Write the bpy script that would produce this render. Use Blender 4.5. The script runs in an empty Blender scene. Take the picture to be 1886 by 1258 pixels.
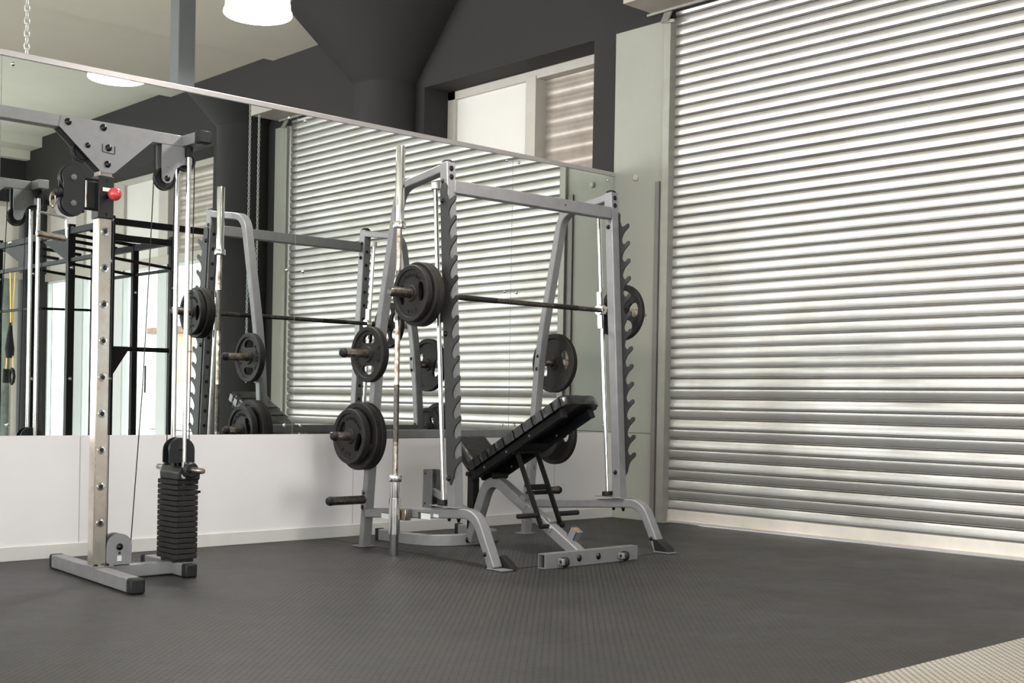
import bpy, math, random
from mathutils import Vector, Matrix
random.seed(7)
S = bpy.context.scene
COL = S.collection
R = math.radians

# ---------------------------------------------------------------- camera
cd = bpy.data.cameras.new('camera'); cam = bpy.data.objects.new('camera', cd); COL.objects.link(cam)
CF, CSY, YAW, PIT, ROL = 2291.24, 114.034, .7443, -.0014, .0174
fw = Vector((math.sin(YAW)*math.cos(PIT), math.cos(YAW)*math.cos(PIT), math.sin(PIT)))
rt = Vector((math.cos(YAW), -math.sin(YAW), 0)); up = rt.cross(fw)
rt2 = rt*math.cos(ROL)+up*math.sin(ROL); up2 = -rt*math.sin(ROL)+up*math.cos(ROL)
M = Matrix((( rt2.x, up2.x, -fw.x, -6.8622), (rt2.y, up2.y, -fw.y, -6.3304), (rt2.z, up2.z, -fw.z, .85), (0, 0, 0, 1)))
cam.matrix_world = M
cd.sensor_fit = 'HORIZONTAL'; cd.sensor_width = 36; cd.lens = CF/1886*36; cd.shift_y = CSY/1886
cd.clip_start = .05; cd.clip_end = 200
S.camera = cam

# ---------------------------------------------------------------- light and exposure
w = bpy.data.worlds.new('world'); S.world = w; w.use_nodes = True
bg = w.node_tree.nodes['Background']; bg.inputs[0].default_value = (.93, .97, 1, 1); bg.inputs[1].default_value = 4.2
S.view_settings.view_transform = 'Standard'; S.view_settings.look = 'None'; S.view_settings.gamma = 1
S.view_settings.use_curve_mapping = False
S.view_settings.exposure = -0.1
cy = S.cycles
cy.max_bounces = 10; cy.diffuse_bounces = 4; cy.glossy_bounces = 7; cy.transmission_bounces = 6; cy.transparent_max_bounces = 10
cy.sample_clamp_indirect = 6; cy.caustics_reflective = False; cy.caustics_refractive = False
cy.use_denoising = True
LIGHT_DAY, LIGHT_LAMP = 1.0, 1.0

def area(name, loc, rot, sx, sy, power, portal=False, color=(1, 1, 1), disk=False):
    l = bpy.data.lights.new(name, 'AREA'); l.energy = power; l.color = color
    l.shape = 'DISK' if disk else 'RECTANGLE'; l.size = sx; l.size_y = sy
    o = bpy.data.objects.new(name, l); o.location = loc; o.rotation_euler = rot; COL.objects.link(o)
    if portal: l.cycles.is_portal = True
    return o
# daylight lamps at unseen front and left windows; left ones added for their light
area('window_daylight', (-11.9, -6.1, 2.3), (0, R(-90), 0), 3.0, 6.0, 300, color=(.97, .985, 1))
area('window_daylight', (-11.9, .1, 2.3), (0, R(-90), 0), 3.0, 5.8, 300, color=(.97, .985, 1))
area('window_daylight', (-11.9, 8.0, 2.3), (0, R(-90), 0), 3.0, 7.6, 1000, color=(.97, .985, 1))  # added to brighten the ceiling beyond the partition
area('window_daylight', (-6.6, -11.33, 1.8), (R(90), 0, 0), 8.4, 3.2, 240, color=(.97, .985, 1))

# ---------------------------------------------------------------- materials
def lin(c): return tuple(((x/255+.055)/1.055)**2.4 if x > 10 else x/255/12.92 for x in c)
def mat(name, rgb, rough=.5, metal=0, noise=0, nscale=8, bump=0, bscale=60, spec=.5, rgb2=None, coat=0, rvar=0, emit=0):
    m = bpy.data.materials.new(name); m.use_nodes = True; nt = m.node_tree; N = nt.nodes; L = nt.links
    b = N['Principled BSDF']; c = lin(rgb)
    b.inputs['Base Color'].default_value = (*c, 1); b.inputs['Roughness'].default_value = rough
    b.inputs['Metallic'].default_value = metal; b.inputs['Specular IOR Level'].default_value = spec
    b.inputs['Coat Weight'].default_value = coat
    if emit:
        b.inputs['Emission Color'].default_value = (*c, 1); b.inputs['Emission Strength'].default_value = emit
    tc = N.new('ShaderNodeTexCoord')
    if noise or rvar:
        n = N.new('ShaderNodeTexNoise'); n.inputs['Scale'].default_value = nscale; n.inputs['Detail'].default_value = 6
        n.inputs['Roughness'].default_value = .65
        L.new(tc.outputs['Object'], n.inputs['Vector'])
        if noise:
            mr = N.new('ShaderNodeMapRange'); L.new(n.outputs['Fac'], mr.inputs[0])
            mr.inputs[1].default_value = .35; mr.inputs[2].default_value = .65
            mx = N.new('ShaderNodeMix'); mx.data_type = 'RGBA'
            L.new(mr.outputs[0], mx.inputs[0])
            c2 = lin(rgb2) if rgb2 else tuple(x*(1-noise) for x in c)
            mx.inputs[6].default_value = (*c, 1); mx.inputs[7].default_value = (*c2, 1)
            L.new(mx.outputs[2], b.inputs['Base Color'])
        if rvar:
            m2 = N.new('ShaderNodeMapRange'); L.new(n.outputs['Fac'], m2.inputs[0])
            m2.inputs[1].default_value = .3; m2.inputs[2].default_value = .7
            m2.inputs[3].default_value = max(.02, rough-rvar); m2.inputs[4].default_value = rough+rvar
            L.new(m2.outputs[0], b.inputs['Roughness'])
    if bump:
        n3 = N.new('ShaderNodeTexNoise'); n3.inputs['Scale'].default_value = bscale; n3.inputs['Detail'].default_value = 4
        L.new(tc.outputs['Object'], n3.inputs['Vector'])
        bp = N.new('ShaderNodeBump'); bp.inputs['Strength'].default_value = bump; bp.inputs['Distance'].default_value = .004
        L.new(n3.outputs['Fac'], bp.inputs['Height']); L.new(bp.outputs[0], b.inputs['Normal'])
    return m

silver = mat('silver_paint', (136, 134, 135), .45, .3, .12, 14, .06, 220, rvar=.06)
silver_dark = mat('grey_enamel', (112, 112, 112), .45, .3, .2, 20, .1, 200)
charcoal = mat('charcoal_enamel', (50, 49, 48), .55, .15, .15, 24, .05, 200)
black_steel = mat('black_steel', (15, 14, 14), .6, 0, .2, 20, .05, 150, spec=.25)
rubber = mat('black_rubber', (22, 21, 21), .6, 0, .2, 30, .1, 120, spec=.35)
plastic = mat('black_plastic', (24, 24, 25), .42, 0, .1, 30, spec=.4)
boltm = mat('black_bolt', (22, 22, 22), .25, .4)
chrome = mat('chrome', (214, 212, 210), .13, 1, .1, 30, rvar=.05)
worn_chrome = mat('worn_chrome', (186, 178, 168), .28, .95, .5, 26, .05, 90, rgb2=(112, 96, 82), rvar=.12)
post_chrome = mat('scuffed_chrome', (226, 220, 212), .22, .9, .3, 9, .03, 60, rgb2=(200, 184, 168), rvar=.1)
steel_bar = mat('knurled_steel', (104, 98, 93), .38, .85, .35, 60, .1, 700, rgb2=(64, 57, 52))
iron = mat('cast_iron', (24, 23, 22), .62, .1, .6, 38, .3, 150, rgb2=(38, 32, 28), spec=.35)
stack_iron = mat('weight_stack_iron', (36, 33, 31), .66, .05, .3, 40, .3, 160, spec=.35)
vinyl = mat('black_vinyl', (14, 13, 13), .32, 0, .1, 20, .6, 26, coat=.2)
red = mat('red_knob', (206, 62, 62), .3, 0, .1, 10, coat=.4)
white_label = mat('white_label', (232, 234, 230), .6, 0, .06, 120)
dark_label = mat('dark_label', (52, 58, 58), .6)
ink = mat('black_ink', (18, 18, 18), .7)
yellow = mat('yellow_webbing', (226, 190, 70), .7, 0, .25, 90)
strapblack = mat('black_webbing', (20, 20, 20), .8)
mirror_m = mat('mirror_glass', (236, 240, 237), .0, 1)
rail_m = mat('aluminium_rail', (196, 190, 188), .4, .4, .06, 10)
dado_m = mat('white_wall_panel', (226, 220, 219), .55, 0, .035, 3, .05, 60)
skirt_m = mat('grey_white_skirting', (208, 203, 198), .5, 0, .06, 5)
seam_m = mat('panel_seam', (150, 148, 146), .7)
darkwall = mat('charcoal_wall_paint', (38, 36, 35), .8, 0, .08, 3, .15, 90)
panel_m = mat('grey_green_panel', (164, 164, 152), .6, 0, .07, 2.5, .04, 50)
guide_m = mat('guide_rail_steel', (164, 162, 152), .5, .3, .12, 9)
ceil_m = mat('painted_ceiling', (214, 214, 200), .8, 0, .04, 2)
bulk_m = mat('light_bulkhead', (216, 215, 202), .7, 0, .04, 2)
frame_m = mat('window_frame_paint', (190, 184, 175), .5, 0, .08, 9)
board_m = mat('white_board_pane', (224, 220, 214), .6, 0, .05, 1.5)
mullion_m = mat('pale_blue_mullion', (222, 226, 226), .5)
outshut_m = mat('brown_grey_slats', (196, 188, 178), .45, .4, .2, 3, rgb2=(172, 160, 150))
post_m = mat('blue_grey_steel', (84, 88, 88), .5, .1, .1, 8)
housing_m = mat('housing_steel', (196, 186, 178), .5, .1, .12, 8)
concrete = mat('pale_paving', (214, 206, 196), .8, 0, .1, 4)
facade_m = mat('peach_facade', (240, 205, 178), .8, 0, .06, 1)
facade_w = mat('white_facade', (244, 243, 240), .8)
roof_m = mat('brown_roof', (150, 120, 100), .8, 0, .2, 4)
greenglass = mat('dark_green_glazing', (96, 104, 98), .12, 0, .6, 1.6, rgb2=(150, 158, 150))

def lamp_mat():
    m = mat('glowing_lamp_shade', (255, 253, 250), .4, emit=5.0)
    return m
lamp_m = lamp_mat()
flex_m = mat('lamp_cable_black', (30, 30, 30), .6)

def glass():
    m = bpy.data.materials.new('window_glass'); m.use_nodes = True; nt = m.node_tree; nt.nodes.clear()
    o = nt.nodes.new('ShaderNodeOutputMaterial'); t = nt.nodes.new('ShaderNodeBsdfTransparent'); g = nt.nodes.new('ShaderNodeBsdfGlossy')
    g.inputs['Roughness'].default_value = .02;     mx = nt.nodes.new('ShaderNodeMixShader'); mx.inputs[0].default_value = .05
    t.inputs[0].default_value = (.93, .95, .94, 1)
    nt.links.new(t.outputs[0], mx.inputs[1]); nt.links.new(g.outputs[0], mx.inputs[2]); nt.links.new(mx.outputs[0], o.inputs[0])
    return m
glass_m = glass()

def shutter_mat():
    m = mat('galvanised_slats', (208, 206, 203), .36, .7, .08, 2, 0, 40, rgb2=(196, 190, 183), rvar=.03)
    return m
shut_m = shutter_mat()

def floor_mat(name, rgb, rgb2, rough, pitch=.0232, amp=.9):
    m = bpy.data.materials.new(name); m.use_nodes = True; nt = m.node_tree; N = nt.nodes; L = nt.links
    b = N['Principled BSDF']; b.inputs['Specular IOR Level'].default_value = .5
    tc = N.new('ShaderNodeTexCoord'); mp = N.new('ShaderNodeMapping'); mp.inputs['Rotation'].default_value = (0, 0, R(45))
    L.new(tc.outputs['Object'], mp.inputs[0])
    v = N.new('ShaderNodeTexVoronoi'); v.voronoi_dimensions = '2D'; v.inputs['Randomness'].default_value = 0
    v.inputs['Scale'].default_value = 1/pitch
    L.new(mp.outputs[0], v.inputs['Vector'])
    mr = N.new('ShaderNodeMapRange'); mr.interpolation_type = 'SMOOTHSTEP'
    L.new(v.outputs['Distance'], mr.inputs[0]); mr.inputs[1].default_value = .34; mr.inputs[2].default_value = .46
    mr.inputs[3].default_value = 1; mr.inputs[4].default_value = 0
    bp = N.new('ShaderNodeBump'); bp.inputs['Strength'].default_value = amp; bp.inputs['Distance'].default_value = .004
    L.new(mr.outputs[0], bp.inputs['Height']); L.new(bp.outputs[0], b.inputs['Normal'])
    n = N.new('ShaderNodeTexNoise'); n.inputs['Scale'].default_value = 1.6; n.inputs['Detail'].default_value = 9; n.inputs['Roughness'].default_value = .7
    L.new(tc.outputs['Object'], n.inputs['Vector'])
    m1 = N.new('ShaderNodeMapRange'); L.new(n.outputs['Fac'], m1.inputs[0]); m1.inputs[1].default_value = .4; m1.inputs[2].default_value = .68
    mx = N.new('ShaderNodeMix'); mx.data_type = 'RGBA'; L.new(m1.outputs[0], mx.inputs[0])
    mx.inputs[6].default_value = (*lin(rgb), 1); mx.inputs[7].default_value = (*lin(rgb2), 1)
    ad = N.new('ShaderNodeMix'); ad.data_type = 'RGBA'; ad.blend_type = 'MULTIPLY'; ad.inputs[0].default_value = 1
    mr3 = N.new('ShaderNodeMapRange'); L.new(mr.outputs[0], mr3.inputs[0]); mr3.inputs[3].default_value = .55; mr3.inputs[4].default_value = 1.08
    L.new(mx.outputs[2], ad.inputs[6]); L.new(mr3.outputs[0], ad.inputs[7])
    L.new(ad.outputs[2], b.inputs['Base Color'])
    m2 = N.new('ShaderNodeMapRange'); L.new(n.outputs['Fac'], m2.inputs[0]); m2.inputs[1].default_value = .3; m2.inputs[2].default_value = .7
    m2.inputs[3].default_value = rough-.08; m2.inputs[4].default_value = rough+.12
    L.new(m2.outputs[0], b.inputs['Roughness'])
    return m
floor_m = floor_mat('black_studded_rubber', (38, 36, 35), (54, 50, 46), .5)
beige_m = floor_mat('beige_studded_rubber', (196, 184, 172), (206, 196, 186), .55)

# ---------------------------------------------------------------- mesh helpers
def V(*a): return Vector(a)
class MB:
    def __init__(s): s.v = []; s.f = []
    def add(s, vs, fs):
        n = len(s.v); s.v += [Vector(x) for x in vs]; s.f += [[i+n for i in f] for f in fs]; return s
    def box(s, x0, x1, y0, y1, z0, z1):
        return s.add([(x0,y0,z0),(x1,y0,z0),(x1,y1,z0),(x0,y1,z0),(x0,y0,z1),(x1,y0,z1),(x1,y1,z1),(x0,y1,z1)],
                     [(0,3,2,1),(4,5,6,7),(0,1,5,4),(1,2,6,5),(2,3,7,6),(3,0,4,7)])
    def obox(s, c, sx, sy, sz, mtx):
        vs = [mtx @ Vector((a*sx/2, b*sy/2, d*sz/2)) + Vector(c) for d in (-1,1) for a,b in ((-1,-1),(1,-1),(1,1),(-1,1))]
        return s.add(vs, [(0,3,2,1),(4,5,6,7),(0,1,5,4),(1,2,6,5),(2,3,7,6),(3,0,4,7)])
    def prism(s, pts, n0, n1):            # two matching rings of points
        k = len(pts); vs = [Vector(p)+Vector(n0) for p in pts]+[Vector(p)+Vector(n1) for p in pts]
        return s.add(vs, [tuple(range(k))[::-1], tuple(range(k, 2*k))]+[(i, (i+1)%k, (i+1)%k+k, i+k) for i in range(k)])
    def sweep(s, path, side, ws, wn, caps=True):   # rectangular tube; side = constant direction
        P = [Vector(p) for p in path]; side = Vector(side).normalized(); n = len(P); vs = []
        for i in range(n):
            d0 = (P[i]-P[i-1]).normalized() if i else (P[1]-P[0]).normalized()
            d1 = (P[i+1]-P[i]).normalized() if i < n-1 else d0
            t = (d0+d1).normalized(); nm = t.cross(side).normalized(); k = 1/max(.3, t.dot(d0))
            for a, b in ((-1,-1),(1,-1),(1,1),(-1,1)): vs.append(P[i]+side*a*ws/2+nm*b*wn/2*k)
        fs = []
        for i in range(n-1):
            for j in range(4):
                a = i*4+j; b = i*4+(j+1)%4; fs.append((a, b, b+4, a+4))
        if caps: fs += [(3,2,1,0), tuple(4*(n-1)+j for j in range(4))]
        return s.add(vs, fs)
    def tube(s, path, r, seg=12, caps=True):
        P = [Vector(p) for p in path]; n = len(P); vs = []
        rr = r if isinstance(r, (list, tuple)) else [r]*n
        t0 = (P[1]-P[0]).normalized(); ref = Vector((0,0,1)) if abs(t0.z) < .9 else Vector((1,0,0))
        u = t0.cross(ref).normalized()
        for i in range(n):
            d0 = (P[i]-P[i-1]) if i else (P[1]-P[0]); d1 = (P[i+1]-P[i]) if i < n-1 else d0
            t = (d0.normalized()+d1.normalized()).normalized()
            u = (u - t*u.dot(t)).normalized(); w_ = t.cross(u)
            for j in range(seg):
                a = 2*math.pi*j/seg; vs.append(P[i]+(u*math.cos(a)+w_*math.sin(a))*rr[i])
        fs = [(i*seg+j, i*seg+(j+1)%seg, (i+1)*seg+(j+1)%seg, (i+1)*seg+j) for i in range(n-1) for j in range(seg)]
        if caps: fs += [tuple(range(seg))[::-1], tuple((n-1)*seg+j for j in range(seg))]
        return s.add(vs, fs)
    def lathe(s, prof, c, axis=(0,0,1), seg=32, close=False):   # prof [(r, h)]
        ax = Vector(axis).normalized(); u = ax.orthogonal().normalized(); w_ = ax.cross(u); vs = []
        for r, h in prof:
            for j in range(seg):
                a = 2*math.pi*j/seg; vs.append(Vector(c)+ax*h+(u*math.cos(a)+w_*math.sin(a))*r)
        n = len(prof); fs = [(i*seg+j, i*seg+(j+1)%seg, (i+1)*seg+(j+1)%seg, (i+1)*seg+j) for i in range(n-1) for j in range(seg)]
        if close: fs += [((n-1)*seg+j, (n-1)*seg+(j+1)%seg, (j+1)%seg, j) for j in range(seg)]
        else:
            if prof[0][0] > 1e-6: fs.append(tuple(range(seg))[::-1])
            if prof[-1][0] > 1e-6: fs.append(tuple((n-1)*seg+j for j in range(seg)))
        return s.add(vs, fs)
    def cyl(s, a, b, r, seg=16): return s.tube([a, b], r, seg)
    def build(s, name, m, parent=None, bevel=0, origin=None, warp=None, smooth=35, label=None):
        o0 = Vector(origin) if origin is not None else (Vector(parent['_o']) if parent is not None and '_o' in parent else Vector((0,0,0)))
        vs = [warp(v) if warp else v for v in s.v]
        me = bpy.data.meshes.new(name); me.from_pydata([tuple(v-o0) for v in vs], [], s.f); me.update()
        import bmesh
        b = bmesh.new(); b.from_mesh(me); bmesh.ops.remove_doubles(b, verts=b.verts, dist=1e-6)
        bmesh.ops.recalc_face_normals(b, faces=b.faces); b.to_mesh(me); b.free()
        me.materials.append(m)
        me.polygons.foreach_set('use_smooth', [True]*len(me.polygons)); me.set_sharp_from_angle(angle=R(smooth))
        o = bpy.data.objects.new(name, me); COL.objects.link(o)
        if parent is not None: o.parent = parent; o['_o'] = parent['_o']
        else: o.location = o0; o['_o'] = tuple(o0)
        if bevel:
            md = o.modifiers.new('bevel', 'BEVEL'); md.width = bevel; md.segments = 2; md.limit_method = 'ANGLE'; md.angle_limit = R(40); md.harden_normals = False
        if label: o['label'] = label
        return o

def thing(name, label, cat, loc, group=None):
    o = bpy.data.objects.new(name, None); COL.objects.link(o); o.location = loc; o['_o'] = tuple(loc); o.empty_display_size = .1
    return tag(o, label, cat, group)
def tag(o, label, cat, group=None):
    o['label'] = label; o['category'] = cat
    if group: o['group'] = group
    return o
def struct(o): o['kind'] = 'structure'; return o
def fillet(P, rad, n=8):
    P = [Vector(p) for p in P]; out = [P[0]]
    for i in range(1, len(P)-1):
        a = P[i-1]-P[i]; b = P[i+1]-P[i]; r = rad[i-1] if isinstance(rad, (list, tuple)) else rad
        if r <= 0: out.append(P[i]); continue
        ang = a.angle(b); d = min(r/math.tan(ang/2), a.length*.49 if i > 1 else a.length*.95, b.length*.49 if i < len(P)-2 else b.length*.95)
        p0 = P[i]+a.normalized()*d; p1 = P[i]+b.normalized()*d
        for k in range(n+1):
            t = k/n; out.append(p0*(1-t)**2+P[i]*2*t*(1-t)+p1*t*t)
    out.append(P[-1]); return out
def bolt(parent, c, axis, r=.011, h=.007, warp=None, name='bolt', m=None):
    b = MB(); b.lathe([(r*1.25, 0), (r*1.25, h*.25), (r, h*.35), (r*.85, h*.85), (r*.5, h*1.1), (0, h*1.15)], c, axis, 12)
    return b.build(name, m or boltm, parent, warp=warp)
GL = {}
def glyph(ch):
    if ch not in GL:
        cu = bpy.data.curves.new('t', 'FONT'); cu.body = ch; cu.size = 1; cu.extrude = .03; cu.align_x = 'CENTER'; cu.resolution_u = 3
        o = bpy.data.objects.new('t', cu); COL.objects.link(o); bpy.context.view_layer.update()
        me = bpy.data.meshes.new_from_object(o.evaluated_get(bpy.context.evaluated_depsgraph_get()))
        GL[ch] = ([v.co.copy() for v in me.vertices], [tuple(p.vertices) for p in me.polygons])
        bpy.data.objects.remove(o); bpy.data.curves.remove(cu); bpy.data.meshes.remove(me)
    return GL[ch]
def word(mb, txt, c, right, upv, size, depth=.001, spacing=.62):
    right = Vector(right).normalized(); upv = Vector(upv).normalized(); nn = right.cross(upv)
    x = -(len(txt)-1)*spacing*size/2
    for ch in txt:
        if ch != ' ':
            vs, fs = glyph(ch)
            mb.add([Vector(c)+right*(x+v.x*size)+upv*((v.y-.35)*size)+nn*(v.z/.03*depth) for v in vs], fs)
        x += spacing*size
def copy_thing(root, loc, label, group=None):
    r = root.copy(); COL.objects.link(r); r.location = loc; r['label'] = label
    if group: r['group'] = group
    for ch in list(root.children):
        c = ch.copy(); COL.objects.link(c); c.parent = r
        for g in ch.children:
            d = g.copy(); COL.objects.link(d); d.parent = c
    return r

# ================================================================ THE ROOM
def wall(name, boxes, m, bevel=0):
    b = MB()
    for q in boxes: b.box(*q)
    return struct(b.build(name, m, bevel=bevel))

wall('floor', [(-12, .1, -4.215, .1, -.1, 0)], floor_m)
wall('floor', [(-12, .1, .1, 14, -.1, 0)], beige_m)  # unseen floor beyond the partition, made pale to bounce light onto the ceiling
wall('floor', [(-12, .1, -11.5, -4.215, -.1, .001)], beige_m)
b = MB(); b.box(-12.2, .3, -7.03, 4.86, 4.335, 4.7); b.box(-12.2, .3, -11.5, -7.03, 4.41, 4.7); b.box(-12.2, .3, 4.86, 14.2, 4.395, 4.7)
struct(b.build('ceiling', ceil_m))
wall('trim_1', [(-12, .0, -11.35, -10.78, 4.27, 4.45)], bulk_m)
wall('trim_2', [(-12, .0, -11.35, -11.2, 4.15, 4.27)], bulk_m)
TW = 3.618
wall('wall_right', [
    (0, .4, 2.335, 14.2, 0, 4.7), (0, .4, .262, 2.335, TW, 4.7), (0, .4, .262, 2.335, 0, .9),
    (0, .4, .038, .262, 0, TW), (0, .4, .038, .262, TW, 4.7),
    (0, .3, -.51, .038, 3.62, 4.7), (.14, .4, -.51, .038, 0, 3.62), (.14, .4, -4.73, -4.50, 0, 3.62), (0, .3, -4.73, -4.50, 3.62, 4.7),
    (0, .3, -4.50, -.51, 3.67, 4.7), (0, .4, -6.0, -4.73, 0, 4.7),
    (0, .4, -11.3, -6.0, TW, 4.7), (0, .4, -11.6, -11.3, 0, 4.7)], darkwall)
wall('wall_right', [(0, .14, -.51, .038, .637, 3.62), (0, .14, -.51, .038, 0, .634), (0, .14, -4.73, -4.50, 0, 3.62)], panel_m, .002)
wall('wall_front', [(-12.2, .0, -11.65, -11.35, 3.55, 4.7), (-12.2, -11.0, -11.65, -11.35, 0, 3.55), (-2.2, -2.0, -11.65, -11.35, 0, 3.55)], darkwall)
wall('wall_left', [(-12.3, -12.0, -11.65, 14.2, 3.9, 4.7), (-12.3, -12.0, -11.65, 14.2, 0, .7), (-12.3, -12.0, -11.65, -9.2, .7, 3.9),
                   (-12.3, -12.0, 3.2, 4.0, .7, 3.9), (-12.3, -12.0, 12.0, 14.2, .7, 3.9), (-12.3, -12.0, -3.1, -2.9, .7, 3.9)], dado_m)
wall('wall_far', [(-12.3, .4, 14.0, 14.3, 0, 4.7)], darkwall)
# partition that carries the mirrors
wall('wall_back', [(-12, 0, .0, .12, 0, .632), (-12, 0, .037, .12, .632, 2.57)], dado_m)
wall('baseboard_back', [(-12, -.002, -.010, .002, 0, .072)], skirt_m, .002)
wall('trim_3', [(-12, -.0, .024, .125, 2.548, 2.579)], rail_m, .002)
for X in (-4.105, -5.85, -2.36, -.61):
    wall('trim_4', [(X-.0015, X+.0015, -.001, .002, .072, .63)], seam_m)
# slim conduit on the grey-green strip and its button
wall('trim_5', [(-.018, 0, -.425, -.386, .02, 2.46)], mat('conduit_brown_grey', (128, 122, 118), .5, .1, .1, 10))
t = MB(); t.lathe([(.024, 0), (.024, .012), (.016, .02), (0, .021)], (0, -.189, 2.513), (-1, 0, 0), 20)
tag(t.build('wall_button', frame_m), 'small round pale button on the grey-green wall strip', 'wall button')

# round column with flared capital (one seen above the mirror, one only in the mirror)
def column(y):
    b = MB(); b.lathe([(.3, 0), (.3, 3.665), (.305, 3.67), (.305, 3.675), (.89, 4.335), (.89, 4.45)], (-.1, y, 0), seg=64)
    return struct(b.build('column', darkwall, smooth=25))
column(2.74); column(-5.14)
b = MB(); b.box(-2.993, -2.873, 1.14, 1.26, 0, 4.335); struct(b.build('column', post_m, bevel=.004))

# ---------------------------------------------------------------- mirrors
mcuts = [(-6.28, -4.532), (-4.530, -2.787), (-2.785, -1.034), (-1.032, -.012)]
mlab = ['frameless wall mirror panel at the far left behind the cable machine',
        'frameless wall mirror panel left of the squat machine, reflecting the windows',
        'frameless wall mirror panel directly behind the squat machine, reflecting the shutter',
        'narrow frameless wall mirror panel at the right end beside the grey-green wall strip']
for (x0, x1), lb in zip(mcuts, mlab):
    t = thing('mirror_panel', lb, 'mirror', ((x0+x1)/2, 0, .632), 'mirror panels along the partition')
    b = MB(); b.box(x0, x1, .0316, .037, .632, 2.55); b.build('glass', mirror_m, t)
    for xs in (x0+.055, x1-.055):
        for z in (.687, 1.61, 2.515):
            s_ = MB(); s_.lathe([(.011, 0), (.0105, .003), (.008, .006), (.004, .008), (0, .0085)], (xs, .0316, z), (0, -1, 0), 14); s_.build('screw', chrome, t)
    e = MB(); e.box(x1-.0006, x1+.0008, .031, .0316, .632, 2.55); e.build('edge', seam_m, t)

# ---------------------------------------------------------------- roller shutter
SY0, SY1 = -.508, -4.48
t = thing('roller_shutter', 'big galvanised roller shutter filling the right side wall', 'shutter', (.02, (SY0+SY1)/2, 0))
b = MB(); pitch = .0722; prof = []
nsl = 50; z0 = .098
rs = random.Random(3)
for i in range(nsl):
    zb = z0+i*pitch
    low = zb < 1.03
    tilt = ((.013 if i % 2 else -.009) if low else 0) + rs.uniform(-.0006, .0006)
    shp = [(-.012, .0), (-.012, .012), (.004, .022), (.0075, .04), (.0082, .065), (.0068, .09), (.001, .10), (-.004, .108), (-.004, .125), (.004, .135), (.0078, .17), (.0092, .28), (.0102, .42), (.0106, .56), (.0102, .70), (.0092, .83), (.0072, .92), (.003, .955), (-.012, .965), (-.012, 1.0)]
    for d, f in shp[:-1]:
        prof.append((d + tilt*(f-.5)*1.0, zb+f*pitch))
prof.append((0, z0+nsl*pitch))
vs = []; ny = 14; k = len(prof)
for j in range(ny+1):
    y = SY0+(SY1-SY0)*j/ny
    for i, (d, z) in enumerate(prof):
        vs.append((.045-d*1.25+.0006*math.sin(j*2.1+i*.07), y, z))
fs = [(j*k+i, j*k+i+1, (j+1)*k+i+1, (j+1)*k+i) for j in range(ny) for i in range(k-1)]
b.add(vs, fs); b.build('curtain', shut_m, t, smooth=28)
b = MB(); b.prism([(.05, 0, .098), (.03, 0, .098), (.026, 0, .085), (.024, 0, .03), (.018, 0, .022), (.018, 0, .008), (.05, 0, .008)], (0, SY0, 0), (0, SY1, 0))
b.build('bottom_bar', mat('pale_bottom_bar', (226, 216, 206), .45, .4, .1, 6), t)
for y0, y1 in ((-.515, -.455), (-4.52, -4.46)):
    b = MB(); b.box(-.03, .0, y0, y1, .0, 3.61); b.box(-.03, .1, y0 if y0 < -1 else y0-.004, (y0+.004) if y0 < -1 else y0, 0, 3.61); b.build('guide_rail', guide_m, t, .002)
b = MB(); b.obox((-.045, -.49, 3.625), .012, .07, .085, Matrix.Rotation(R(28), 3, 'Y')); b.obox((-.05, -.51, 3.59), .012, .12, .022, Matrix.Rotation(R(8), 3, 'X'))
b.build('guide_lip', guide_m, t, .001)
b = MB(); b.obox((-.045, -4.48, 3.625), .012, .07, .085, Matrix.Rotation(R(28), 3, 'Y')); b.build('guide_lip', guide_m, t, .001)
b = MB(); b.box(-.33, .0, -4.66, -.33, 3.688, 4.2); b.build('housing', housing_m, t, .002)
b = MB(); b.box(-.03, -.012, -4.62, -.29, 3.672, 3.688); b.build('housing_lip', guide_m, t)
b = MB(); b.box(-.25, -.02, -5.25, -4.84, 3.74, 4.05); b.build('gearbox', post_m, t, .01)
# hand chain of the shutter
def chain(name, x, y, z0, z1, link, r, label, ydir=True):
    b = MB(); n = int((z1-z0)/(link*.72))
    for i in range(n):
        zc = z0+(i+.5)*(z1-z0)/n; a = i % 2
        pts = []
        for j in range(9):
            an = 2*math.pi*j/8; u_ = math.cos(an)*link*.3; v_ = math.sin(an)*link*.5
            pts.append((x+(u_ if a else 0), y+(0 if a else u_), zc+v_))
        b.tube(pts, r, 5, False)
    return tag(b.build(name, mat('chain_steel', (200, 204, 198), .4, .4, .2, 50)), label, 'chain')
chain('hand_chain', -.30, -4.552, 1.0, 3.685, .036, .0038, 'steel hand chain of the shutter, the strand nearer the shutter guide')
chain('hand_chain', -.315, -4.70, 1.0, 4.2, .036, .0038, 'steel hand chain of the shutter, the strand nearer the round column')
chain('hanging_chain', -4.11, .8, 2.2, 4.33, .05, .004, 'thin dark chain hanging from the ceiling beyond the mirrors at the far left')

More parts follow.
